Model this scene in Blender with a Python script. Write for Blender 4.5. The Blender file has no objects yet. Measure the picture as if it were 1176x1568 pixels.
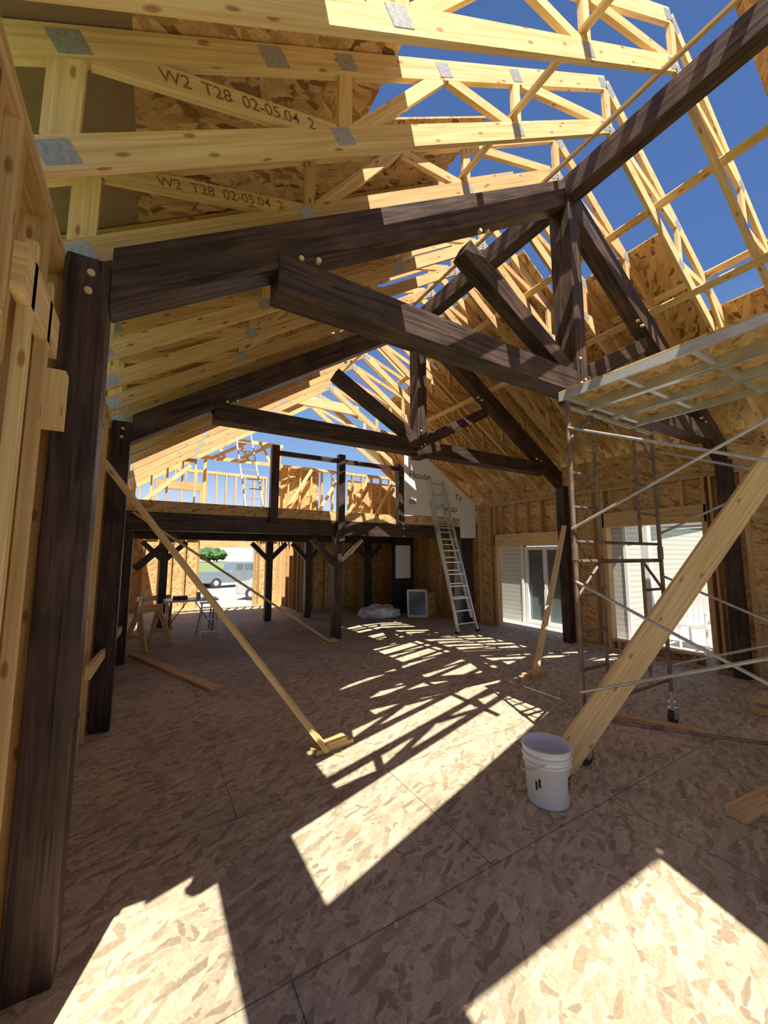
import bpy, bmesh, math, random
from mathutils import Vector, Matrix, noise
random.seed(7)
S=1.2
V=Vector
# ------------------------------------------------------------ materials
def newmat(name):
    m=bpy.data.materials.new(name); m.use_nodes=True
    nt=m.node_tree; b=nt.nodes['Principled BSDF']
    return m,nt,b
def N(nt,t,**k):
    n=nt.nodes.new(t)
    for a,v in k.items():
        setattr(n,a,v)
    return n
def ramp(nt,stops):
    r=N(nt,'ShaderNodeValToRGB'); e=r.color_ramp.elements
    while len(e)<len(stops): e.new(.5)
    for i,(p,c) in enumerate(stops):
        e[i].position=p; e[i].color=(c[0],c[1],c[2],1)
    return r
def mul(nt,a,b,fac=1.0,mode='MULTIPLY'):
    m=N(nt,'ShaderNodeMix',data_type='RGBA',blend_type=mode)
    m.inputs[0].default_value=fac
    nt.links.new(a,m.inputs[6]); nt.links.new(b,m.inputs[7])
    return m.outputs[2]
def vscale(nt,src,sx,sy,off=(0,0)):
    v=N(nt,'ShaderNodeVectorMath',operation='MULTIPLY_ADD')
    v.inputs[1].default_value=(sx,sy,1); v.inputs[2].default_value=(off[0],off[1],0)
    nt.links.new(src,v.inputs[0]); return v.outputs[0]
def wood(name,dark,light,knots=True,rough=.7,gs=(1.6,60),bump=.15,tintlo=.75,tinthi=1.08,check=False):
    m,nt,b=newmat(name); L=nt.links.new
    uv=N(nt,'ShaderNodeUVMap',uv_map='UVMap')
    n=N(nt,'ShaderNodeTexNoise',noise_dimensions='2D'); n.inputs['Scale'].default_value=1; n.inputs['Detail'].default_value=3
    n.inputs['Distortion'].default_value=.4
    L(vscale(nt,uv.outputs[0],gs[0],gs[1]),n.inputs['Vector'])
    r=ramp(nt,[(.28,dark),(.68,light)]); L(n.outputs[0],r.inputs[0])
    col=r.outputs[0]
    if knots:
        v=N(nt,'ShaderNodeTexVoronoi',voronoi_dimensions='2D'); v.inputs['Scale'].default_value=1; L(vscale(nt,uv.outputs[0],2.8,8),v.inputs['Vector'])
        kr=ramp(nt,[(.045,(.36,.2,.12)),(.09,(1,1,1))]); L(v.outputs['Distance'],kr.inputs[0])
        col=mul(nt,col,kr.outputs[0],.8)
    if check:
        cn=N(nt,'ShaderNodeTexNoise',noise_dimensions='2D'); cn.inputs['Scale'].default_value=1; cn.inputs['Detail'].default_value=2
        L(vscale(nt,uv.outputs[0],1.2,26,(3,7)),cn.inputs['Vector'])
        cr=ramp(nt,[(.30,(.25,.25,.25)),(.36,(1,1,1))]); L(cn.outputs[0],cr.inputs[0]); col=mul(nt,col,cr.outputs[0])
        bn=N(nt,'ShaderNodeTexNoise',noise_dimensions='2D'); bn.inputs['Scale'].default_value=3.5; bn.inputs['Detail'].default_value=5
        L(uv.outputs[0],bn.inputs['Vector']); b2=ramp(nt,[(.35,(.65,.65,.67)),(.7,(1.4,1.32,1.28))]); L(bn.outputs[0],b2.inputs[0]); col=mul(nt,col,b2.outputs[0])
    at=N(nt,'ShaderNodeAttribute',attribute_name='tint')
    tr=ramp(nt,[(0,(tintlo,tintlo*.94,tintlo*.88)),(1,(tinthi,tinthi,tinthi))]); L(at.outputs['Fac'],tr.inputs[0])
    col=mul(nt,col,tr.outputs[0])
    L(col,b.inputs['Base Color']); b.inputs['Roughness'].default_value=rough
    b.inputs['Specular IOR Level'].default_value=.3
    bp=N(nt,'ShaderNodeBump'); bp.inputs['Strength'].default_value=bump; bp.inputs['Distance'].default_value=.01
    L(n.outputs[0],bp.inputs['Height']); L(bp.outputs[0],b.inputs['Normal'])
    return m
def osb(name,c1,c2,c3,seam=False,sc=(8,30),dirt=0.25,bump=.12):
    m,nt,b=newmat(name); L=nt.links.new
    uv=N(nt,'ShaderNodeUVMap',uv_map='UVMap')
    wn=N(nt,'ShaderNodeTexNoise',noise_dimensions='2D'); wn.inputs['Scale'].default_value=14; L(uv.outputs[0],wn.inputs['Vector'])
    sub=N(nt,'ShaderNodeVectorMath',operation='MULTIPLY_ADD'); sub.inputs[1].default_value=(.02,.02,0)
    L(wn.outputs['Color'],sub.inputs[0]); L(uv.outputs[0],sub.inputs[2])
    vals=[]
    for i,rot in enumerate((.25,1.25,2.3,-.35)):
        rt=N(nt,'ShaderNodeVectorRotate',rotation_type='Z_AXIS'); rt.inputs['Angle'].default_value=rot
        L(sub.outputs[0],rt.inputs['Vector'])
        v=N(nt,'ShaderNodeTexVoronoi',voronoi_dimensions='2D'); v.inputs['Scale'].default_value=1
        L(vscale(nt,rt.outputs[0],sc[0],sc[1],(3.7*i,6.1*i)),v.inputs['Vector'])
        s=N(nt,'ShaderNodeSeparateColor'); L(v.outputs['Color'],s.inputs[0]); vals.append(s)
    cur=vals[0].outputs[0]
    for i in (1,2,3):
        gt=N(nt,'ShaderNodeMath',operation='GREATER_THAN'); gt.inputs[1].default_value=.58; L(vals[i].outputs[1],gt.inputs[0])
        mx=N(nt,'ShaderNodeMix',data_type='FLOAT'); L(gt.outputs[0],mx.inputs[0]); L(cur,mx.inputs[2]); L(vals[i].outputs[0],mx.inputs[3])
        cur=mx.outputs[0]
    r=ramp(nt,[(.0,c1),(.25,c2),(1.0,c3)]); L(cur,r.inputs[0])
    col=r.outputs[0]
    dn=N(nt,'ShaderNodeTexNoise',noise_dimensions='2D'); dn.inputs['Scale'].default_value=1.3; dn.inputs['Detail'].default_value=5; L(uv.outputs[0],dn.inputs['Vector'])
    dr=ramp(nt,[(.35,(1-dirt,1-dirt,1-dirt)),(.65,(1.05,1.03,1))]); L(dn.outputs[0],dr.inputs[0])
    col=mul(nt,col,dr.outputs[0])
    fn=N(nt,'ShaderNodeTexNoise',noise_dimensions='2D'); fn.inputs['Scale'].default_value=70; fn.inputs['Detail'].default_value=3; L(uv.outputs[0],fn.inputs['Vector'])
    fr=ramp(nt,[(.3,(.84,.82,.8)),(.7,(1.08,1.08,1.08))]); L(fn.outputs[0],fr.inputs[0])
    col=mul(nt,col,fr.outputs[0])
    if seam:
        br=N(nt,'ShaderNodeTexBrick'); br.offset=.5
        br.inputs['Color1'].default_value=(1,1,1,1); br.inputs['Color2'].default_value=(.92,.92,.93,1); br.inputs['Mortar'].default_value=(.35,.32,.3,1)
        br.inputs['Scale'].default_value=1; br.inputs['Mortar Size'].default_value=.0035; br.inputs['Mortar Smooth'].default_value=.3
        br.inputs['Brick Width'].default_value=2; br.inputs['Row Height'].default_value=1
        L(vscale(nt,uv.outputs[0],1,1,(19.48,18.5)),br.inputs['Vector']); col=mul(nt,col,br.outputs[0])
    L(col,b.inputs['Base Color']); b.inputs['Roughness'].default_value=.75
    b.inputs['Specular IOR Level'].default_value=.3
    bp=N(nt,'ShaderNodeBump'); bp.inputs['Strength'].default_value=bump; bp.inputs['Distance'].default_value=.006
    L(cur,bp.inputs['Height']); L(bp.outputs[0],b.inputs['Normal'])
    return m
def plain(name,c,rough=.6,metal=0,var=.12,nscale=8,bump=0):
    m,nt,b=newmat(name); L=nt.links.new
    tc=N(nt,'ShaderNodeTexCoord'); n=N(nt,'ShaderNodeTexNoise'); n.inputs['Scale'].default_value=nscale; n.inputs['Detail'].default_value=5
    L(tc.outputs['Object'],n.inputs[0])
    r=ramp(nt,[(.3,[x*(1-var) for x in c]),(.7,[min(1,x*(1+var)) for x in c])]); L(n.outputs[0],r.inputs[0])
    L(r.outputs[0],b.inputs['Base Color']); b.inputs['Roughness'].default_value=rough; b.inputs['Metallic'].default_value=metal
    if bump:
        bp=N(nt,'ShaderNodeBump'); bp.inputs['Strength'].default_value=bump; L(n.outputs[0],bp.inputs['Height']); L(bp.outputs[0],b.inputs['Normal'])
    return m
LUM=wood('spruce_lumber',(.56,.33,.125),(.80,.54,.25))
LUM2=wood('spruce_lumber_bright',(.66,.42,.17),(.89,.65,.33),tintlo=.88)
LUM3=wood('spruce_lumber_wall',(.46,.26,.10),(.66,.41,.18))
DARK=wood('stained_timber',(.019,.012,.010),(.068,.041,.034),knots=False,rough=.5,gs=(2,34),bump=.35,tintlo=.85,tinthi=1.15,check=True)
OSBF=osb('osb_floor',(.30,.23,.15),(.44,.36,.25),(.64,.555,.40),seam=True,sc=(11,38),dirt=.2)
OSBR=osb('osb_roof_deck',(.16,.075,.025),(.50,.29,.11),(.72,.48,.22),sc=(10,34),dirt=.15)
OSBW=osb('osb_wall_panel',(.28,.15,.055),(.56,.34,.13),(.78,.53,.25),sc=(10,34),dirt=.1)
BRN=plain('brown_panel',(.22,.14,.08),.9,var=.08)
GALV=plain('galvanised_plate',(.42,.43,.44),.5,.5,.25,60)
ALU=plain('aluminium',(.60,.61,.62),.4,.6,.15,10)
STEEL=plain('scaffold_steel_tube',(.17,.11,.085),.5,.4,.45,14)
BRACE=plain('galvanised_tube',(.5,.5,.5),.4,.6,.2,20)
BLACK=plain('black_plastic',(.02,.02,.022),.6)
INK=plain('stamp_ink',(.20,.10,.06),.9,var=.3,nscale=60)
PEG=plain('peg_endgrain',(.72,.52,.32),.8)
WHT=plain('white_plastic',(.80,.80,.80),.35,var=.03)
WRAP=plain('house_wrap',(.82,.82,.81),.6,var=.05,nscale=2)
ROCK=plain('brown_ground',(.30,.25,.19),.95,var=.3,nscale=1.2)
GRASS=plain('grass',(.16,.24,.07),.95,var=.35,nscale=.8,bump=.3)
GRAVEL=plain('gravel_drive',(.42,.39,.35),.95,var=.25,nscale=5)
LEAF=plain('foliage',(.05,.12,.03),.9,var=.5,nscale=6)
GLASSD=plain('window_glass',(.10,.13,.14),.08,var=.3,nscale=1)
CARP=plain('car_paint_grey',(.20,.24,.30),.25,.3)
CARR=plain('car_paint_silver',(.45,.46,.48),.25,.3)
TARP=plain('bag_plastic',(.55,.58,.62),.4,var=.4,nscale=5)
ROOFA=plain('asphalt_shingle',(.12,.11,.11),.95,var=.3,nscale=30)
CEM=plain('cement_board',(.42,.40,.37),.9)
def siding():
    m,nt,b=newmat('lap_siding'); L=nt.links.new
    tc=N(nt,'ShaderNodeTexCoord'); s=N(nt,'ShaderNodeSeparateXYZ'); L(tc.outputs['Object'],s.inputs[0])
    mm=N(nt,'ShaderNodeMath',operation='MULTIPLY'); mm.inputs[1].default_value=9.5; L(s.outputs[2],mm.inputs[0])
    fr=N(nt,'ShaderNodeMath',operation='FRACT'); L(mm.outputs[0],fr.inputs[0])
    r=ramp(nt,[(0,(.26,.26,.24)),(.16,(.50,.49,.45)),(1,(.62,.61,.57))]); L(fr.outputs[0],r.inputs[0])
    L(r.outputs[0],b.inputs['Base Color']); b.inputs['Roughness'].default_value=.6
    bp=N(nt,'ShaderNodeBump'); bp.inputs['Strength'].default_value=.6; bp.inputs['Distance'].default_value=.02; L(fr.outputs[0],bp.inputs['Height']); L(bp.outputs[0],b.inputs['Normal'])
    return m
SIDE=siding()
# ------------------------------------------------------------ mesh builder
class MB:
    def __init__(s): s.v=[];s.f=[];s.m=[];s.uv=[];s.t=[];s.mats=[]
    def mi(s,mat):
        if mat not in s.mats: s.mats.append(mat)
        return s.mats.index(mat)
    def face(s,idx,mat,uvs,t):
        s.f.append(list(idx)); s.m.append(s.mi(mat)); s.uv.append(list(uvs)); s.t.append(t)
    def hexa(s,c,d,a,b,L,w,h,mat,t=None):
        t=random.random() if t is None else t
        o=len(s.v); ru=random.random()*50; rv=random.random()*50
        for l in (0,L):
            for (p,q) in ((-1,-1),(1,-1),(1,1),(-1,1)):
                s.v.append(c+d*l+a*(p*w/2)+b*(q*h/2))
        F=[((0,1,5,4),w),((1,2,6,5),h),((2,3,7,6),w),((3,0,4,7),h)]
        acc=0
        for idx,ww in F:
            s.face([o+i for i in idx],mat,[(ru,rv+acc),(ru,rv+acc+ww),(ru+L,rv+acc+ww),(ru+L,rv+acc)],t); acc+=ww+.3
        s.face([o+3,o+2,o+1,o+0],mat,[(ru,rv),(ru,rv+w),(ru+h*.2,rv+w),(ru+h*.2,rv)],t)
        s.face([o+4,o+5,o+6,o+7],mat,[(ru,rv),(ru,rv+w),(ru+h*.2,rv+w),(ru+h*.2,rv)],t)
    def beam(s,p0,p1,w,h,mat,side=None,t=None):
        p0=V(p0);p1=V(p1); d=p1-p0; L=d.length; d.normalize()
        if side is None:
            side=d.cross(V((0,0,1)))
            if side.length<1e-4: side=V((1,0,0))
        side=V(side); side=(side-d*side.dot(d)).normalized()
        up=side.cross(d).normalized()
        s.hexa(p0,d,side,up,L,w,h,mat,t)
    def box(s,x0,x1,y0,y1,z0,z1,mat,t=None):
        e=[x1-x0,y1-y0,z1-z0]; k=e.index(max(e))
        c=[(x0+x1)/2,(y0+y1)/2,(z0+z1)/2]; c[k]=(x0,y0,z0)[k]
        ax=[V((1,0,0)),V((0,1,0)),V((0,0,1))]
        i,j=(k+1)%3,(k+2)%3
        s.hexa(V(c),ax[k],ax[i],ax[j],e[k],e[i],e[j],mat,t)
    def prism(s,pts,ext,mat,t=None,off=(0,0),axis=None):
        t=random.random() if t is None else t
        pts=[V(p) for p in pts]; ext=V(ext); n=len(pts); o=len(s.v)
        nr=(pts[1]-pts[0]).cross(pts[2]-pts[0])
        def uvf(p,nn):
            if axis is not None:
                A=V(axis).normalized(); Bx=nn.normalized().cross(A)
                if Bx.length<.2: Bx=A.orthogonal()
                return (p.dot(A)+off[0],p.dot(Bx.normalized())+off[1])
            k=max(range(3),key=lambda i:abs(nn[i]))
            q={0:(p.y,p.z),1:(p.x,p.z),2:(p.x,p.y)}[k]
            return (q[0]+off[0],q[1]+off[1])
        s.v+=pts+[p+ext for p in pts]
        flip=nr.dot(ext)>0
        a=list(range(n)); 
        f1=[o+i for i in (reversed(a) if flip else a)]; f2=[o+n+i for i in (a if flip else reversed(a))]
        for f in (f1,f2): s.face(list(f),mat,[uvf(s.v[i],nr) for i in f],t)
        for i in range(n):
            j=(i+1)%n
            f=[o+i,o+j,o+n+j,o+n+i] if flip else [o+j,o+i,o+n+i,o+n+j]
            nn=(s.v[f[1]]-s.v[f[0]]).cross(s.v[f[2]]-s.v[f[0]])
            s.face(f,mat,[uvf(s.v[q],nn) for q in f],t)
    def slab(s,x0,x1,y0,y1,z0,z1,mat,off=(0,0)):
        e=[x1-x0,y1-y0,z1-z0]; k=e.index(min(e))
        if k==2: s.prism([(x0,y0,z0),(x1,y0,z0),(x1,y1,z0),(x0,y1,z0)],(0,0,e[2]),mat,off=off)
        elif k==1: s.prism([(x0,y0,z0),(x1,y0,z0),(x1,y0,z1),(x0,y0,z1)],(0,e[1],0),mat,off=off)
        else: s.prism([(x0,y0,z0),(x0,y1,z0),(x0,y1,z1),(x0,y0,z1)],(e[0],0,0),mat,off=off)
    def cyl(s,p0,p1,r0,r1,mat,n=12,t=.5):
        p0=V(p0);p1=V(p1);d=(p1-p0); L=d.length; d.normalize()
        a=d.orthogonal().normalized(); b=d.cross(a); o=len(s.v)
        for p,r in ((p0,r0),(p1,r1)):
            for i in range(n):
                th=2*math.pi*i/n; s.v.append(p+a*(r*math.cos(th))+b*(r*math.sin(th)))
        for i in range(n):
            j=(i+1)%n; s.face([o+i,o+j,o+n+j,o+n+i],mat,[(0,i/n),(0,(i+1)/n),(L,(i+1)/n),(L,i/n)],t)
        s.face([o+i for i in reversed(range(n))],mat,[(0,0)]*n,t); s.face([o+n+i for i in range(n)],mat,[(0,0)]*n,t)
    def path(s,pts,r,mat,n=8):
        for i in range(len(pts)-1): s.cyl(pts[i],pts[i+1],r,r,mat,n)
    def lathe(s,c,prof,mat,n=40):
        c=V(c); o=len(s.v)
        for (r,z) in prof:
            for i in range(n):
                th=2*math.pi*i/n; s.v.append(c+V((r*math.cos(th),r*math.sin(th),z)))
        for k in range(len(prof)-1):
            for i in range(n):
                j=(i+1)%n; s.face([o+k*n+i,o+k*n+j,o+(k+1)*n+j,o+(k+1)*n+i],mat,[(0,0)]*4,.5)
    def build(s,name,smooth=False,bevel=0,pivot=None):
        me=bpy.data.meshes.new(name)
        if pivot is None:
            lo=[min(v[i] for v in s.v) for i in range(3)]; hi=[max(v[i] for v in s.v) for i in range(3)]
            pivot=V(((lo[0]+hi[0])/2,(lo[1]+hi[1])/2,lo[2]))
        pivot=V(pivot)
        me.from_pydata([tuple(v-pivot) for v in s.v],[],s.f)
        for m in s.mats: me.materials.append(m)
        me.polygons.foreach_set('material_index',s.m)
        me.polygons.foreach_set('use_smooth',[smooth]*len(s.f))
        me.color_attributes.new('tint','FLOAT_COLOR','CORNER'); me.uv_layers.new(name='UVMap')
        uvs=[];ts=[]
        for k in range(len(s.f)):
            for q in s.uv[k]: uvs+= [q[0],q[1]]; ts+=[s.t[k]]*3+[1.0]
        me.uv_layers['UVMap'].data.foreach_set('uv',uvs)
        me.color_attributes['tint'].data.foreach_set('color',ts)
        me.update()
        ob=bpy.data.objects.new(name,me); bpy.context.collection.objects.link(ob); ob.location=pivot
        if bevel:
            bm=ob.modifiers.new('bevel','BEVEL'); bm.width=bevel; bm.segments=2; bm.limit_method='ANGLE'
        return ob
# ------------------------------------------------------------ constants
RX=3.15; SL=.666
SA,SB=.22,.55
def zb(x): return 2.80+SL*((x if x<=RX else 2*RX-x)+.345)
def zroof(x): return zb(x)+.50
def unsun(X,Y):
    z=(3.53+SL*X)/(1+SL*SA); return (X-SA*z, Y-SB*z)
# ------------------------------------------------------------ floor
mb=MB()
mb.slab(-.6,6.6,-3.5,12.3,-.03,0,OSBF)
mb.build('floor',pivot=(0,0,0))
mb=MB(); mb.slab(-60,80,-40,120,-.42,-.40,GRASS); mb.build('lawn_ground')
mb=MB(); mb.slab(-8,9,14.5,30,-.40,-.39,GRAVEL); mb.build('gravel_driveway')
mb=MB(); mb.box(-.6,6.6,-3.5,12.3,-.42,-.03,ROCK); mb.build('foundation_slab')
# ------------------------------------------------------------ walls
def studs_x(mb,X0,X1,ya,yb,z0,z1,step=.333,mat=LUM3,openings=(),sheath=None):
    y=ya; ys=[]
    while y<yb-.02: ys.append(y); y+=step
    ys.append(yb-.032)
    for y in ys:
        segs=[(z0+.032,z1-.064)]
        for (oa,ob,oz0,oz1) in openings:
            if oa-.03<y<ob:
                segs=[(a,b) for a,b in ((z0+.032,oz0-.032),(oz1+.24,z1-.064)) if b-a>.03]
        for a,b in segs: mb.box(X0,X1,y,y+.032,a,b,mat)
    mb.box(X0,X1,ya,yb,z1-.032,z1,mat); mb.box(X0,X1,ya,yb,z1-.064,z1-.033,mat)
    last=ya
    for (oa,ob,oz0,oz1) in openings:
        if oz0>z0+.05:
            mb.box(X0,X1,oa,ob,oz0-.032,oz0,mat)
        else:
            mb.box(X0,X1,last,oa,z0,z0+.032,mat); last=ob
        mb.box(X0,X1,oa-.06,ob+.06,oz1,oz1+.235,LUM)
        for e in (oa-.032,oa-.064,ob,ob+.032): mb.box(X0,X1,e,e+.031,z0+.032,z1-.064 if e in(oa-.064,ob+.032) else oz1,mat)
    mb.box(X0,X1,last,yb,z0,z0+.032,mat)
    if sheath:
        xs0,xs1=sheath; cur=ya
        for (oa,ob,oz0,oz1) in openings:
            mb.slab(xs0,xs1,cur,oa,z0-.05,z1,OSBW)
            if oz0>z0+.05: mb.slab(xs0,xs1,oa,ob,z0-.05,oz0,OSBW)
            mb.slab(xs0,xs1,oa,ob,oz1,z1,OSBW); cur=ob
        mb.slab(xs0,xs1,cur,yb,z0-.05,z1,OSBW)
def studs_y(mb,Y0,Y1,xa,xb,z0,z1,step=.333,mat=LUM3,openings=(),sheath=None):
    x=xa; xs=[]
    while x<xb-.02: xs.append(x); x+=step
    xs.append(xb-.032)
    for x in xs:
        segs=[(z0+.032,z1-.064)]
        for (oa,ob,oz0,oz1) in openings:
            if oa-.03<x<ob: segs=[(a,b) for a,b in ((z0+.032,oz0-.032),(oz1+.2,z1-.064)) if b-a>.03]
        for a,b in segs: mb.box(x,x+.032,Y0,Y1,a,b,mat)
    mb.box(xa,xb,Y0,Y1,z1-.064,z1,mat)
    last=xa
    for (oa,ob,oz0,oz1) in openings:
        if oz0<=z0+.05:
            mb.box(last,oa,Y0,Y1,z0,z0+.032,mat); last=ob
        else: mb.box(oa,ob,Y0,Y1,oz0-.032,oz0,mat)
        mb.box(oa-.05,ob+.05,Y0,Y1,oz1,oz1+.19,LUM)
        for e in (oa-.032,ob): mb.box(e,e+.031,Y0,Y1,z0+.032,oz1,mat)
    mb.box(last,xb,Y0,Y1,z0,z0+.032,mat)
    if sheath:
        s0,s1=sheath; cur=xa
        for (oa,ob,oz0,oz1) in openings:
            mb.slab(cur,oa,s0,s1,z0,z1,OSBW)
            if oz0>z0+.05: mb.slab(oa,ob,s0,s1,z0,oz0,OSBW)
            mb.slab(oa,ob,s0,s1,oz1,z1,OSBW); cur=ob
        mb.slab(cur,xb,s0,s1,z0,z1,OSBW)
mb=MB()
studs_x(mb,-.475,-.358,1.32,12.2,0,2.72,step=.333,mat=LUM,openings=[(8.6,10.2,.5,1.75)],sheath=(-.495,-.476))
studs_x(mb,-.475,-.358,.98,1.318,2.12,2.72,step=.16,mat=LUM,sheath=(-.495,-.476))
mb.build('wall_left')
mb=MB()
studs_x(mb,-.475,-.358,-3.5,-.55,0,2.72,step=.333,mat=LUM,sheath=(-.495,-.476))
mb.build('wall_left.001')
mb=MB()
for y in (1.40,1.60): mb.box(-.357,-.325,y,y+.032,0,2.4,LUM2)
mb.box(-.357,-.28,1.66,1.72,1.93,2.13,LUM2)
mb.box(-.357,-.325,1.33,1.75,2.2,2.34,LUM2)
mb.build('stud_blocking')
mb=MB()
studs_x(mb,6.42,6.537,-3.5,10.2,0,2.62,openings=[(2.3,3.6,.17,1.95),(4.3,5.98,0,1.70)],sheath=(6.538,6.555))
mb.slab(6.60,6.62,.75,9.3,2.5,3.14,OSBW)
mb.build('wall_right')
mb=MB()
studs_y(mb,12.2,12.3,-.475,3.5,0,2.1,openings=[(1.25,2.75,0,1.72)],sheath=(12.301,12.32))
mb.build('wall_back')
mb=MB()
studs_y(mb,10.1,10.2,3.5,6.42,0,2.1,sheath=(10.201,10.22))
mb.build('wall_back.001')
mb=MB()
studs_x(mb,3.42,3.52,10.2,12.2,0,2.1,sheath=(3.521,3.54))
mb.build('wall_hall')
mb=MB()
studs_y(mb,-3.6,-3.5,-.475,6.42,0,2.72,openings=[(.6,2.4,0,2.1),(3.6,5.6,.4,2.0)],sheath=(-3.64,-3.62))
mb.build('wall_front')
# ------------------------------------------------------------ roof trusses
def truss(y,stamp=False,mat=LUM,short=False):
    mb=MB(); W=.032; Yv=V((0,1,0))
    top=.42
    for k,fx in enumerate((lambda x:x,lambda x:2*RX-x)):
        def B(x,dz=0): return V((fx(x),y,zb(x)+dz))
        sh=short and k==0
        mb.beam(B(-.36 if sh else -.42),B(RX),W,.112,mat,Yv)
        mb.beam(B(-.37 if sh else -.60,top),B(RX,top),W,.112,mat,Yv)
        def web(x0,d0,x1,d1,w=.068): mb.beam(B(x0,d0),B(x1,d1),W*.98,w,mat,Yv)
        web(-.33,.04,-.33,top-.04,.1)
        web(-.28,top-.03,.66,.03,.085)
        web(.70,.05,.70,top-.05)
        web(.76,.04,1.30,top-.05)
        web(1.36,top-.05,1.92,.04)
        web(1.97,.05,1.97,top-.05)
        web(2.02,top-.05,3.05,.05)
        for x,d in ((-.33,0),(-.33,top),(.69,.01),(.70,top),(1.33,top),(1.97,0),(1.97,top),(3.09,0),(3.09,top)):
            a=V((1,0,SL if k==0 else -SL)).normalized()
            p=B(x,d); mb.beam(p-a*.055,p+a*.055,W+.004,.08,GALV,Yv)
        a=V((1,0,SL if k==0 else -SL)).normalized()
        p=B(.35,top); mb.beam(p-a*.06,p+a*.06,W+.004,.09,GALV,Yv)
    mb.beam(V((RX,y,zb(RX)+.04)),V((RX,y,zb(RX)+top)),W*.97,.08,mat,Yv)
    ob=mb.build('roof_truss')
    if stamp:
        d=V((.94,0,(zb(.66)+.03)-(zb(-.28)+top-.03))).normalized()
        cu=bpy.data.curves.new('stamp_text','FONT'); cu.body='W2  T28  02-05.04  2'; cu.size=.072; cu.align_y='CENTER'; cu.offset=.0002
        t=bpy.data.objects.new('stamp_text',cu); bpy.context.collection.objects.link(t)
        cu.materials.append(INK)
        up=V((-d.z,0,d.x)); p=V((-.28,y-W*.49-.0015,zb(-.28)+top-.03))+d*.22
        M=Matrix.Identity(4)
        for i in range(3): M[i][0]=d[i]; M[i][1]=up[i]; M[i][2]=(0,-1,0)[i]; M[i][3]=p[i]
        t.parent=ob; t.matrix_parent_inverse=Matrix.Translation(ob.location).inverted()
        t.matrix_basis=M
    return ob
y=.56; k=0
while y<9.3:
    truss(y,stamp=(k in (0,1,2,3)),mat=LUM2 if k<3 else LUM,short=(k==0)); y+=.49 if y<6.7 else .6; k+=1
truss(-.42)
mb=MB()
def strap(x,dz,y0,y1,w=.075,h=.018):
    a=V((1,0,SL if x<RX else -SL)).normalized()
    mb.beam(V((x,y0,zb(x)+dz)),V((x,y1,zb(x)+dz)),w,h,LUM2,a)
strap(2.92,-.07,.3,6.5); strap(4.55,-.07,.3,6.5); strap(1.93,.12,.3,4.4)
strap(4.9,.49,.3,3); strap(3.9,.12,.3,6)
mb.build('roof_strapping')
# ------------------------------------------------------------ roof sheathing
mb=MB(); TH=.016
def rp(x,y): return V((x,y,zroof(x)))
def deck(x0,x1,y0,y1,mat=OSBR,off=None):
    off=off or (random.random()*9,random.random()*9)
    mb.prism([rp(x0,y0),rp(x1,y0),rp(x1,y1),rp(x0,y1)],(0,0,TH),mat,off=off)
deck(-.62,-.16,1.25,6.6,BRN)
deck(-.62,-.37,.40,1.25,BRN)  # unseen eave strip, added to block sun and trim the left floor patch
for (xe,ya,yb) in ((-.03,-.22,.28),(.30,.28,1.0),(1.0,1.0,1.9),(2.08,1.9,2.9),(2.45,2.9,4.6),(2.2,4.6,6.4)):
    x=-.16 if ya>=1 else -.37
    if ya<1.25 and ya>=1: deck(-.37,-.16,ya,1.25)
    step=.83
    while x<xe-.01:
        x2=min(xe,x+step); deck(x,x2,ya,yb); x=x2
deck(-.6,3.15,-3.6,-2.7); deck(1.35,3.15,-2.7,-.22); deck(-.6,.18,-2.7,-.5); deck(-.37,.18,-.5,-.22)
h1=unsun(1.03,1.11); h2=unsun(2.26,1.10); h3=unsun(2.05,.40)  # unseen roof behind camera: hole traced back along sun to shape a floor light patch
def poly(pts): mb.prism([rp(*p) for p in pts],(0,0,TH),OSBR)
poly([(.18,-.22),(.18,h1[1]+.02),(h2[0],h2[1]),(1.35,-1.3),(1.35,-.22)])
poly([(h2[0],h2[1]),(h3[0],h3[1]),(1.35,h3[1]),(1.35,h2[1])])
poly([(h3[0],h3[1]),(h3[0]-.1,-2.7),(1.35,-2.7),(1.35,h3[1])])
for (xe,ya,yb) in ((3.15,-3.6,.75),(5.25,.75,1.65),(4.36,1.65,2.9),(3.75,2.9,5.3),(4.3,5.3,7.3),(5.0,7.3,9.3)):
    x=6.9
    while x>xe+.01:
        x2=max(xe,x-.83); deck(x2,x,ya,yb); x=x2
mb.build('roof_sheathing')
# ------------------------------------------------------------ heavy timber
def timber_truss(y):
    mb=MB(); Yv=V((0,1,0)); D=.15
    zt=lambda x:2.80+.648*(x+.21)
    for s in (0,1):
        fx=(lambda x:x) if s==0 else (lambda x:2*RX-x)
        xl=-.203 if s==0 else .042
        pts=[(xl,zt(xl)),(RX,zt(RX)),(RX,zt(RX)-.265),(xl,zt(xl)-.265)]
        mb.prism([V((fx(a),y-D/2,b)) for a,b in pts],(0,D,0),DARK,axis=(1,0,.648 if s==0 else -.648),off=(3*s+y,y))
        p0=V((fx(1.86),y,3.74));p1=V((fx(3.1),y,3.07))
        mb.beam(p0,p1,D*.8,.15,DARK,Yv)
        for (px,pz) in ((.62,3.10),(.72,3.13),(1.98,3.9),(2.06,3.93)):
            q=V((fx(px),y-D/2-.012,pz)); mb.cyl(q,q+V((0,.03,0)),.015,.015,PEG,10)
    mb.box(.5,5.8,y-D*.62,y+D*.62,2.88,3.075,DARK)
    mb.box(RX-.075,RX+.075,y-D*.66,y+D*.66,2.83,4.74,DARK)
    for px,pz in ((RX-.03,2.98),(RX+.03,3.02),(RX-.03,3.2)):
        q=V((px,y-D*.68-.008,pz)); mb.cyl(q,q+V((0,.02,0)),.012,.012,PEG,10)
    return mb.build('timber_truss',bevel=.006)
timber_truss(1.98); timber_truss(4.3)
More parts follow.
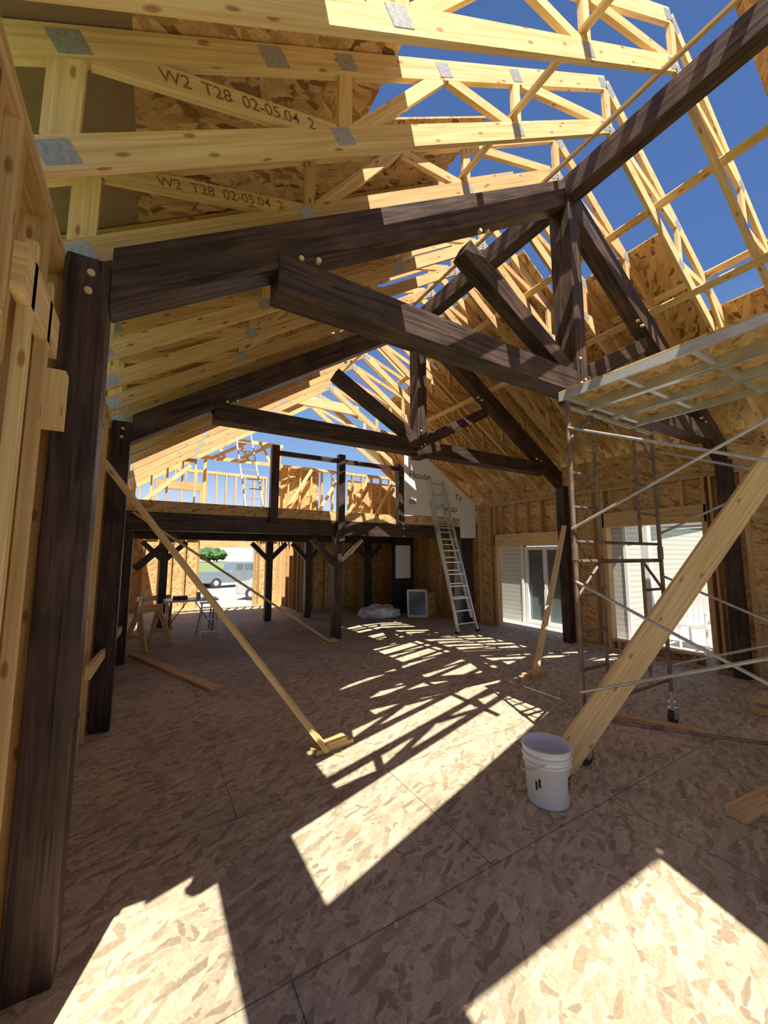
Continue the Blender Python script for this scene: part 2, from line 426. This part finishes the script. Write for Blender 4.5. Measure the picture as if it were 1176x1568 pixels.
def post(name,x0,x1,y0,y1,z0,z1,pegs=False):
    mb=MB(); mb.box(x0,x1,y0,y1,z0,z1,DARK)
    if pegs:
        for px,pz in (((x0+x1)/2+.01,2.66),((x0+x1)/2+.005,2.58)):
            mb.cyl((px,y0-.012,pz),(px,y0+.01,pz),.015,.015,PEG,10)
    return mb.build(name,bevel=.006)
post('timber_post',-.355,-.205,1.905,2.055,0,2.73,True)
post('timber_post',-.355,-.205,4.225,4.375,0,2.73,True)
post('timber_post',-.355,-.205,6.6,6.75,0,1.85)
post('timber_post',6.26,6.41,1.905,2.055,0,2.73)
post('timber_post',6.26,6.41,4.225,4.375,0,2.73)
post('timber_post',6.17,6.32,6.6,6.75,0,1.855)
mb=MB(); mb.box(RX-.07,RX+.07,-3.4,4.4,4.745,4.96,DARK); mb.build('ridge_beam',bevel=.006)
# ------------------------------------------------------------ loft
mb=MB()
mb.slab(-.35,6.41,6.62,10.2,2.25,2.30,OSBW)
mb.slab(-.35,6.41,6.60,6.618,2.13,2.30,OSBW)
x=-.3
while x<6.4:
    mb.box(x,x+.032,6.78,10.1,2.05,2.245,LUM3); x+=.333
mb.build('loft_floor')
mb=MB(); mb.box(-.35,6.41,6.6,6.76,1.86,2.128,DARK)
mb.build('loft_beam',bevel=.006)
mb=MB(); mb.box(-.3,6.4,9.2,9.35,1.82,2.04,DARK); mb.build('loft_beam',bevel=.006)
def knee(mb,x,y,z,dx,L=.42):
    mb.beam(V((x,y,z-L)),V((x+dx*L,y,z)),.1,.1,DARK,V((0,1,0)))
mb=MB()
mb.box(2.915,3.065,6.6,6.75,0,1.855,DARK); knee(mb,2.99,6.675,1.8,-1,.5); knee(mb,2.99,6.675,1.8,1,.5)
mb.box(2.925,3.055,6.47,6.595,1.75,3.36,DARK)
mb.build('loft_post',bevel=.006)
mb=MB(); mb.box(1.69,1.82,6.47,6.595,2.05,3.36,DARK); mb.build('loft_newel_post',bevel=.006)
mb=MB(); mb.box(4.24,4.37,6.47,6.595,2.05,3.36,DARK); mb.build('loft_newel_post',bevel=.006)
mb=MB(); mb.box(1.83,2.915,6.5,6.56,3.2,3.28,DARK); mb.box(3.07,4.23,6.5,6.56,3.2,3.28,DARK); mb.build('loft_railing')
for (x,yy) in ((3.3,9.2),(2.35,9.2),(.2,9.2),(5.0,9.2)):
    mb=MB(); mb.box(x,x+.15,yy,yy+.15,0,1.815,DARK); knee(mb,x+.07,yy+.07,1.77,-1,.4); knee(mb,x+.07,yy+.07,1.77,1,.4); mb.build('loft_post',bevel=.006)
mb=MB(); knee(mb,6.14,6.675,1.8,-1,.42); mb.build('timber_knee_brace')
mb=MB(); knee(mb,-.16,6.675,1.8,1,.5); mb.build('timber_knee_brace')
mb=MB(); studs_y(mb,9.5,9.6,2.6,6.2,2.3,3.75,step=.3,mat=LUM)
mb.slab(2.6,3.75,9.601,9.62,2.3,3.75,OSBW); mb.slab(4.6,6.2,9.601,9.62,2.3,3.55,OSBW)
for i in range(4): mb.beam((2.7+i*.85,9.46,2.35),(3.5+i*.85,9.46,3.7),.03,.075,LUM2,V((0,1,0)))
mb.build('wall_loft_back')
mb=MB(); studs_y(mb,10.0,10.1,-.47,2.5,2.3,3.5,openings=[(.1,.95,2.32,3.0)],mat=LUM,step=.22)
studs_y(mb,8.2,8.28,-.3,.7,2.3,3.35,mat=LUM,step=.25); mb.beam((-.2,8.16,2.4),(.6,8.16,3.2),.03,.075,LUM2,V((0,1,0)))
for i in range(5): mb.beam((-.4+i*.5,9.0,3.62),(.3+i*.5,9.0,4.05),.03,.07,LUM2,V((0,1,0)))
for i in range(5): mb.beam((.1+i*.5,9.04,4.05),(.35+i*.5,9.04,3.6),.03,.06,LUM2,V((0,1,0)))
mb.box(-.4,2.6,8.98,9.02,3.55,3.63,LUM2)
mb.box(-.4,2.6,8.98,9.02,4.02,4.1,LUM2)
for x in (-.38,.9,2.5): mb.box(x,x+.06,8.97,9.03,2.3,4.02,LUM)
mb.build('wall_loft_left')
mb=MB(); studs_x(mb,-.475,-.36,6.8,10.0,2.73,3.2,mat=LUM); mb.build('wall_loft_side')
mb=MB()
mb.prism([(4.45,6.575,2.32),(5.95,6.575,2.32),(5.95,6.575,1.88),(6.41,6.575,1.88),(6.41,6.575,2.68),(4.45,6.575,3.95)],(0,.02,0),WRAP)
ob=mb.build('wall_loft_right')
for txt,x,z,sz in (('wrap',5.45,2.45,.2),('Ty',5.8,2.72,.2),('ek',4.55,2.55,.2),('House',4.55,3.1,.22)):
    cu=bpy.data.curves.new('print',type='FONT'); cu.body=txt; cu.size=sz; cu.materials.append(BLACK)
    t=bpy.data.objects.new('wrap_print',cu); bpy.context.collection.objects.link(t)
    t.location=V((x,6.571,z))-ob.location; t.rotation_euler=(math.pi/2,0,0); t.parent=ob
mb=MB(); mb.box(2.2,4.1,8.0,8.06,4.80,5.02,LUM2); mb.build('lvl_header')
# ------------------------------------------------------------ braces and planks
def plank(name,p0,p1,w,h,mat=LUM2,side=None):
    mb=MB(); mb.beam(p0,p1,w,h,mat,side); return mb.build(name)
plank('diagonal_brace',(1.25,2.93,.02),(-.33,3.5,2.2),.09,.032,LUM2,V((.3,1,0)))
plank('diagonal_brace',(2.75,6.35,.02),(-.22,6.5,2.1),.075,.032,LUM2,V((0,1,.0)))
d=V((4.0,.98,2.17))-V((2.5,1.85,0))
plank('diagonal_brace',V((2.5,1.85,.0)),V((2.5,1.85,0))+d*1.35,.032,.19,LUM2,V((.5,.86,0)))
plank('diagonal_brace',(4.22,3.36,.02),(6.2,4.2,2.0),.075,.032,LUM2,V((.4,-1,0)))
plank('diagonal_brace',(-.3,3.3,.72),(-.27,6.5,.5),.032,.08,LUM2)
def cleat(x,y,rot):
    mb=MB(); c,s=math.cos(rot),math.sin(rot); d=V((c,s,0)); n=V((-s,c,0))
    p=V((x,y,.018))
    mb.beam(p-d*.17,p+d*.17,.09,.034,LUM,n); mb.beam(p-d*.13+n*.09,p+d*.15+n*.09,.075,.034,LUM,n)
    mb.beam(p+V((0,0,.034))-d*.08-n*.01,p+V((0,0,.034))+d*.11-n*.01,.07,.034,LUM,n)
    mb.build('brace_cleat')
cleat(1.32,2.98,.15); cleat(2.75,6.42,.3); cleat(4.22,3.34,.2)
plank('floor_plank',(-.11,7.1,.017),(.72,4.85,.017),.12,.032,LUM)
plank('floor_plank',(3.8,2.2,.017),(4.1,1.55,.017),.1,.03,LUM)
plank('floor_plank',(2.95,1.02,.03),(3.5,.95,.03),.10,.055,LUM)
mb=MB()
mb.beam((5.0,1.5,.03),(5.7,1.2,.03),.09,.05,LUM); mb.beam((5.05,1.55,.12),(5.5,1.1,.12),.09,.04,LUM,V((1,1,0))); mb.beam((5.1,1.3,.07),(5.6,1.6,.07),.09,.03,LUM)
mb.build('lumber_offcuts')
mb=MB()
for i in range(60):
    x=random.uniform(-.1,6.2); yy=random.uniform(2.2,9); a=random.uniform(0,3.14); l=random.uniform(.02,.09)
    p=V((x,yy,.005)); dd=V((math.cos(a),math.sin(a),0)); mb.beam(p-dd*l/2,p+dd*l/2,random.uniform(.006,.02),.006,LUM3)
mb.build('wood_scraps')
# ------------------------------------------------------------ bucket
mb=MB(); c=(2.2,1.69,0)
H=.33
prof=[(0,.006),(.112,.006),(.117,0),(.121,.01),(.133,H-.1),(.143,H-.098),(.144,H-.085),(.135,H-.083),(.1365,H-.06),(.147,H-.058),(.148,H-.045),(.138,H-.043),(.140,H-.008),(.150,H-.008),(.150,H),(.136,H),(.133,H-.05),(.115,.02),(0,.015)]
mb.lathe(c,prof,WHT,48)
pts=[]
for i in range(17):
    a=.6+math.pi*i/16; rr=.155; pts.append(V((c[0]+rr*math.cos(a),c[1]+rr*math.sin(a),H-.06-.10*math.sin(math.pi*i/16))))
mb.path(pts,.0035,BRACE,6)
ob=mb.build('plastic_bucket',smooth=True)
mb=MB()
def lab(a0,a1,z0,z1):
    n=6
    for i in range(n):
        A=a0+(a1-a0)*i/n; Bq=a0+(a1-a0)*(i+1)/n
        r0=.1212+(.0123)*(z0/(H-.1))+.0018; r1=.1212+.0123*(z1/(H-.1))+.0018
        o=len(mb.v)
        for (aa,r,z) in ((A,r0,z0),(Bq,r0,z0),(Bq,r1,z1),(A,r1,z1)): mb.v.append(V((c[0]+r*math.cos(aa),c[1]+r*math.sin(aa),z)))
        mb.face([o,o+1,o+2,o+3],BLACK,[(0,0)]*4,.5)
D2=math.radians
def glyphR(a):
    lab(D2(a),D2(a+5),.10,.18); lab(D2(a+5),D2(a+15),.165,.18); lab(D2(a+5),D2(a+15),.132,.145); lab(D2(a+13),D2(a+17),.14,.173); lab(D2(a+10),D2(a+16),.10,.132)
glyphR(-82); lab(D2(-60),D2(-56),.10,.18); lab(D2(-80),D2(-58),.08,.086); lab(D2(-166),D2(-160),.12,.17); lab(D2(-175),D2(-169),.10,.15)
lo=mb.build('printed_label'); lo.parent=ob; lo.location=lo.location-ob.location
# ------------------------------------------------------------ scaffold
mb=MB(); R=.0175
X0,X1,Y0,Y1=2.79,4.11,1.81,.02
Z0=.28; ZT=2.72
for yy in (Y0,Y1):
    for x in (X0,X1):
        for (za,zb_) in ((Z0,1.5),(1.52,ZT)):
            mb.cyl((x,yy,za),(x,yy,zb_),R,R,STEEL)
        mb.cyl((x,yy,1.46),(x,yy,1.58),R*1.35,R*1.35,STEEL)
        mb.cyl((x,yy,.14),(x,yy,.34),R*.75,R*.75,BRACE)
        mb.cyl((x,yy,.16),(x,yy,.19),R*1.9,R*1.9,BRACE)
        mb.box(x-.035,x+.035,yy-.03,yy+.03,.125,.14,BRACE)
        for s in (-1,1): mb.box(x-.03,x+.03,yy+s*.027-.003,yy+s*.027+.003,.05,.13,BRACE)
        mb.cyl((x,yy-.02,.062),(x,yy+.02,.062),.06,.06,BLACK,20); mb.cyl((x,yy-.024,.062),(x,yy+.024,.062),.025,.025,BRACE,12)
    for base in (Z0,1.5):
        top=base+1.2
        mb.cyl((X0,yy,top-.03),(X1,yy,top-.03),R,R,BRACE if base>1 else STEEL)
        mb.cyl((X0,yy,base+.1),(X1,yy,base+.1),R*.8,R*.8,STEEL)
        for xi in (X0+.34,X1-.34):
            mb.cyl((xi,yy,base+.1),(xi,yy,top-.03),R*.8,R*.8,STEEL)
        for k in range(1,4):
            z=base+.1+k*.27
            mb.cyl((X0,yy,z),(X0+.34,yy,z),R*.7,R*.7,STEEL); mb.cyl((X1,yy,z),(X1-.34,yy,z),R*.7,R*.7,STEEL)
        mb.cyl((X0,yy,top-.3),(X0+.34,yy,top-.03),R*.7,R*.7,STEEL); mb.cyl((X1,yy,top-.3),(X1-.34,yy,top-.03),R*.7,R*.7,STEEL)
for x in (X0-.02,X1+.02):
    for (za,zb_) in ((.5,1.3),(1.7,2.5)):
        mb.cyl((x,Y0,za),(x,Y1,zb_),R*.6,R*.6,BRACE); mb.cyl((x+.012,Y0,zb_),(x+.012,Y1,za),R*.6,R*.6,BRACE)
mb.cyl((X0,Y0,.32),(X1,Y1,.32),R*.7,R*.7,STEEL)
n=3; wd=(3.98-X0+.03)/n
for i in range(n):
    xa=X0-.015+i*wd; xb=xa+wd-.02
    mb.slab(xa,xb,-.35,1.87,2.80,2.812,OSBW)
    for xx in (xa,xb-.022): mb.box(xx,xx+.022,-.35,1.87,2.735,2.798,ALU)
    for j in range(6):
        yq=-.33+j*.43; mb.box(xa+.023,xb-.023,yq,yq+.035,2.755,2.798,ALU)
mb.build('scaffold_tower')
# ------------------------------------------------------------ ladder
def ladder(p0,p1,w0,w1,side,n,mat=ALU,mb=None):
    mb=mb or MB(); p0=V(p0);p1=V(p1);side=V(side).normalized(); d=(p1-p0)
    for s in (-1,1): mb.beam(p0+side*s*w0/2,p1+side*s*w1/2,.022,.06,mat,side)
    for i in range(n):
        t=(i+.6)/n; w=w0+(w1-w0)*t; q=p0+d*t; mb.beam(q-side*w/2,q+side*w/2,.03,.022,mat,V((0,1,0)))
    return mb
mb=ladder((5.42,5.85,.03),(5.2,6.50,3.1),.52,.38,(1,.05,0),13)
ladder((5.41,5.93,.25),(5.22,6.50,2.6),.44,.34,(1,.05,0),9,mb=mb)
for s in (-1,1): mb.box(5.42+s*.26-.03,5.42+s*.26+.03,5.81,5.89,0,.04,BLACK)
mb.build('extension_ladder')
mb=ladder((1.80,8.0,2.3),(1.6,8.85,4.45),.36,.32,(1,.05,0),10); mb.build('extension_ladder')
mb=ladder((1.02,7.75,0),(1.0,8.0,.62),.32,.22,(1,0,0),3); mb.beam((.86,8.02,.62),(1.14,8.02,.62),.12,.03,ALU)
for s in (.85,1.17): mb.beam((s,8.35,0),(1.0+(s-1.01)*.6,8.05,.6),.02,.03,ALU)
mb.build('step_ladder')
def sawhorse(x,y,rot=0,L=.6,h=.62):
    mb=MB(); c,s=math.cos(rot),math.sin(rot); d=V((c,s,0)); n=V((-s,c,0)); p=V((x,y,0))
    mb.beam(p-d*L/2+V((0,0,h)),p+d*L/2+V((0,0,h)),.05,.1,LUM2,n)
    for a in (-1,1):
        for b in (-1,1): mb.beam(p+d*a*(L/2-.08)+V((0,0,h)),p+d*a*(L/2)+n*b*.2,.03,.08,LUM2,d)
        mb.beam(p+d*a*(L/2-.02)-n*.13+V((0,0,.22)),p+d*a*(L/2-.02)+n*.13+V((0,0,.22)),.03,.06,LUM2,d)
    mb.build('sawhorse')
sawhorse(.06,7.6,.9); sawhorse(.15,9.4,.2)
mb=MB(); mb.box(.3,1.25,8.5,9.0,.60,.635,WHT)
for x in (.4,1.15):
    for yy in (8.56,8.94): mb.cyl((x,yy,0),(x+.03,yy,.6),.013,.013,STEEL)
    mb.cyl((x,8.56,.12),(x,8.94,.12),.01,.01,STEEL); mb.cyl((x,8.75,.12),(x+(.3 if x<.8 else -.3),8.75,.58),.01,.01,STEEL)
mb.build('folding_table')
mb=MB(); mb.box(.45,.7,8.6,8.8,.637,.70,BLACK); mb.cyl((.9,8.7,.637),(.9,8.7,.76),.04,.04,CEM,12); mb.box(1.0,1.15,8.62,8.72,.637,.69,LUM2)
mb.build('hand_tools')
bm=bmesh.new(); bmesh.ops.create_icosphere(bm,subdivisions=4,radius=1)
for v in bm.verts:
    nv=noise.noise(v.co*2.2)*.25+noise.noise(v.co*6)*.12
    v.co=v.co*(1+nv); v.co=V((v.co.x*.48,v.co.y*.3,max(v.co.z,-.55)*.2+.11))
for f in bm.faces: f.smooth=True
me=bpy.data.meshes.new('plastic_bag'); bm.to_mesh(me); bm.free(); me.materials.append(TARP)
ob=bpy.data.objects.new('plastic_bag',me); bpy.context.collection.objects.link(ob); ob.location=(4.85,8.3,0); ob.rotation_euler=(0,0,-.4)
mb=MB()
a=V((5.5,8.0,0)); e=V((.38,-.25,0)); u=V((.06,.12,.6))
for p,q in ((a,a+e),(a+u,a+e+u),(a,a+u),(a+e,a+e+u)): mb.beam(p+V((0,0,.025)),q+V((0,0,.025)),.04,.05,WHT)
mb.prism([a+V((0,0,.04)),a+e+V((0,0,.04)),a+e+u,a+u],(.01,.015,0),GLASSD)
mb.build('leaning_window_unit')
mb=MB(); mb.prism([(6.02,8.0,0),(6.3,7.9,0),(6.33,8.02,.55),(6.05,8.12,.55)],(0,.02,.003),OSBW); mb.build('leaning_panel')
mb=MB(); mb.box(5.55,6.1,8.6,8.85,0,2.0,BLACK); mb.slab(5.5,5.95,8.55,8.58,.9,1.75,WRAP); mb.build('fireplace_chase')
mb=MB(); mb.prism([(6.05,6.9,0),(6.38,6.9,0),(6.38,6.9,1.75),(6.22,6.9,1.85),(6.05,6.9,1.4)],(0,.03,0),CEM); mb.build('leaning_board')
mb=MB(); mb.lathe((6.3,2.28,0),[(0,.0),(.055,0),(.06,.2),(.066,.205),(.066,.215),(.05,.215),(.05,.02),(0,.02)],WHT,24); mb.build('white_pail',smooth=True)
# ------------------------------------------------------------ exterior, right side
mb=MB()
mb.slab(8.0,8.12,4.15,5.36,-.4,2.1,SIDE); mb.slab(8.0,8.12,6.56,11,-.4,2.1,SIDE); mb.slab(8.0,8.12,5.36,6.56,1.72,2.1,SIDE)
mb.slab(8.12,12,4.15,4.25,-.4,2.1,SIDE)
mb.prism([(7.8,3.9,2.1),(7.8,11.5,2.1),(12,11.5,2.6),(12,3.9,2.6)],(0,0,.06),ROOFA)
mb.box(7.72,7.79,3.9,11.5,2.04,2.18,WHT)
for q in (4.10,5.29,6.57): mb.box(7.97,8.0,q,q+.06,-.3,2.1,WHT)
mb.build('neighbouring_house_wing')
mb=MB()
mb.slab(8.06,8.07,5.39,6.53,-.13,1.69,GLASSD)
for q in (5.38,5.93,6.46): mb.box(7.99,8.055,q,q+.08,-.13,1.69,WHT)
mb.box(7.985,8.055,5.38,6.54,1.62,1.70,WHT); mb.box(7.985,8.055,5.38,6.54,-.13,-.05,WHT)
mb.box(7.97,7.985,5.99,6.01,.7,.9,BLACK)
mb.build('door_patio')
mb=MB()
mb.slab(6.6,10.5,1,12,-.26,-.14,GRAVEL); mb.build('patio_slab')
mb=MB(); mb.box(7.35,7.47,3.42,3.54,-.14,2.3,WHT); mb.box(7.3,7.52,3.37,3.59,-.14,-.04,WHT); mb.box(7.3,7.52,3.37,3.59,2.2,2.3,WHT); mb.build('porch_column')
mb=MB()
mb.slab(14,14.2,0,9.5,-.4,2.3,SIDE); mb.prism([(13.6,-.5,2.3),(13.6,10,2.3),(17,10,3.0),(17,-.5,3.0)],(0,0,.08),ROOFA)
for (ya,yb) in ((2.2,3.2),(4.6,5.6),(7,8)):
    mb.box(13.94,13.99,ya,yb,.8,2.0,GLASSD)
    for q in (ya,(ya+yb)/2-.03,yb-.06): mb.box(13.9,13.99,q,q+.07,.75,2.05,WHT)
    mb.box(13.9,13.99,ya,yb,2.0,2.08,WHT); mb.box(13.9,13.99,ya,yb,.72,.8,WHT)
mb.build('neighbouring_house')
def chair(x,y):
    mb=MB()
    for dx,dy in ((0,0),(.4,0),(0,.4),(.4,.4)): mb.cyl((x+dx,y+dy,-.14),(x+dx,y+dy,.5 if dx==0 else .75),.02,.02,WHT)
    mb.box(x-.02,x+.42,y-.02,y+.42,.24,.28,WHT)
    for i in range(5): mb.box(x+.39,x+.42,y+.0+i*.085,y+.06+i*.085,.28,.78,WHT)
    mb.box(x-.02,x+.42,y-.03,y+.01,.48,.51,WHT); mb.box(x-.02,x+.42,y+.39,y+.43,.48,.51,WHT)
    mb.build('patio_chair')
chair(8.0,2.4); chair(8.2,3.0)
# ------------------------------------------------------------ vehicles
def vehicle(name,cx,cy,rot,prof,glass,mat,W=1.5,wheels=(.8,3.6),wr=.3):
    mb=MB(); M=Matrix.Translation((cx,cy,-.39))@Matrix.Rotation(rot,4,'Z')
    def T(x,y,z): return M@V((x,y,z))
    mb.prism([T(x,0,z) for x,z in prof],M.to_3x3()@V((0,W,0)),mat)
    for g in glass:
        mb.prism([T(x,-.01,z) for x,z in g],M.to_3x3()@V((0,W+.02,0)),GLASSD)
    for wx in wheels:
        for yy in (-.02,W-.2):
            mb.cyl(T(wx,yy,wr),T(wx,yy+.22,wr),wr,wr,BLACK,20); mb.cyl(T(wx,yy-.01,wr),T(wx,yy+.23,wr),wr*.55,wr*.55,ALU,12)
    mb.build(name,bevel=.04)
vehicle('pickup_truck',2.6,24,.2,[(0,.3),(4.6,.3),(4.6,.85),(3.5,.95),(3.0,1.45),(1.8,1.45),(1.65,.95),(0,.95)],[[(1.9,.98),(2.35,.98),(2.35,1.38),(1.95,1.38)],[(2.42,.98),(3.3,.98),(2.95,1.38),(2.42,1.38)]],CARP)
vehicle('car',3.2,17.5,-.6,[(0,.25),(3.8,.25),(3.85,.65),(3.0,.78),(2.5,1.15),(1.1,1.18),(.5,.8),(0,.75)],[[(.75,.82),(1.6,.82),(1.6,1.12),(1.15,1.12)],[(1.68,.82),(2.8,.8),(2.42,1.1),(1.68,1.12)]],CARR,wheels=(.7,3.0),wr=.27)
def tree(name,x,y,h,r,trunk=True):
    bm=bmesh.new()
    for i in range(9):
        a=random.uniform(0,6.28); rr=random.uniform(0,r*.6); q=random.uniform(.6,1.0)
        M=Matrix.Translation((x+rr*math.cos(a),y+rr*math.sin(a),-.4+h*random.uniform(.45,.85)))@Matrix.Diagonal((r*q*.7,r*q*.7,h*.28*q,1))
        bmesh.ops.create_icosphere(bm,subdivisions=3,radius=1,matrix=M)
    for v in bm.verts: v.co+=V((noise.noise(v.co*1.7),noise.noise(v.co*1.9+V((5,0,0))),noise.noise(v.co*1.8+V((0,9,0)))))*r*.35
    if trunk: bmesh.ops.create_cone(bm,segments=8,radius1=r*.1,radius2=r*.06,depth=h*.6,matrix=Matrix.Translation((x,y,-.4+h*.3)))
    me=bpy.data.meshes.new(name); bm.to_mesh(me); bm.free(); me.materials.append(LEAF)
    ob=bpy.data.objects.new(name,me); bpy.context.collection.objects.link(ob)
for (x,y,h,r) in ((.6,33.5,1.2,.5),(-3,95,3.0,3),(4,110,3.0,4),(14,115,3.2,5),(-8,105,3,5)): tree('shrub' if h<2 else 'tree',x,y,h,r)
# ------------------------------------------------------------ light, sky, camera
w=bpy.data.worlds.new('sky'); bpy.context.scene.world=w; w.use_nodes=True
nt=w.node_tree; bg=nt.nodes['Background']
tc=nt.nodes.new('ShaderNodeTexCoord'); sx=nt.nodes.new('ShaderNodeSeparateXYZ'); nt.links.new(tc.outputs['Generated'],sx.inputs[0])
sr=ramp(nt,[(0,(1.0,1.0,1.0)),(.06,(.74,.86,1.0)),(.2,(.26,.44,.80)),(.5,(.07,.16,.43)),(1,(.045,.105,.31))])
nt.links.new(sx.outputs[2],sr.inputs[0]); nt.links.new(sr.outputs[0],bg.inputs[0]); bg.inputs[1].default_value=1.0
sd=bpy.data.lights.new('sun','SUN'); sd.energy=10.5; sd.angle=math.radians(.35); sd.color=(1,.91,.75)
so=bpy.data.objects.new('sun',sd); bpy.context.collection.objects.link(so)
so.rotation_euler=V((SA,SB,-1)).to_track_quat('-Z','Y').to_euler(); so.location=(-2,-5,12)
cd=bpy.data.cameras.new('camera'); cam=bpy.data.objects.new('camera',cd); bpy.context.collection.objects.link(cam)
cd.sensor_fit='VERTICAL'; cd.sensor_height=24; cd.lens=24*596/1568; cd.clip_start=.02; cd.clip_end=500
cam.location=(0,0,1.5); cam.rotation_euler=(math.radians(96.3),0,math.radians(-31))
bpy.context.scene.camera=cam
for ob in list(bpy.data.objects):
    if ob.parent is None:
        ob.location=ob.location*S
        if ob.type not in ('CAMERA','LIGHT'): ob.scale=(S,S,S)
vs=bpy.context.scene.view_settings
vs.view_transform='Standard'; vs.look='None'; vs.exposure=.05; vs.gamma=1.15
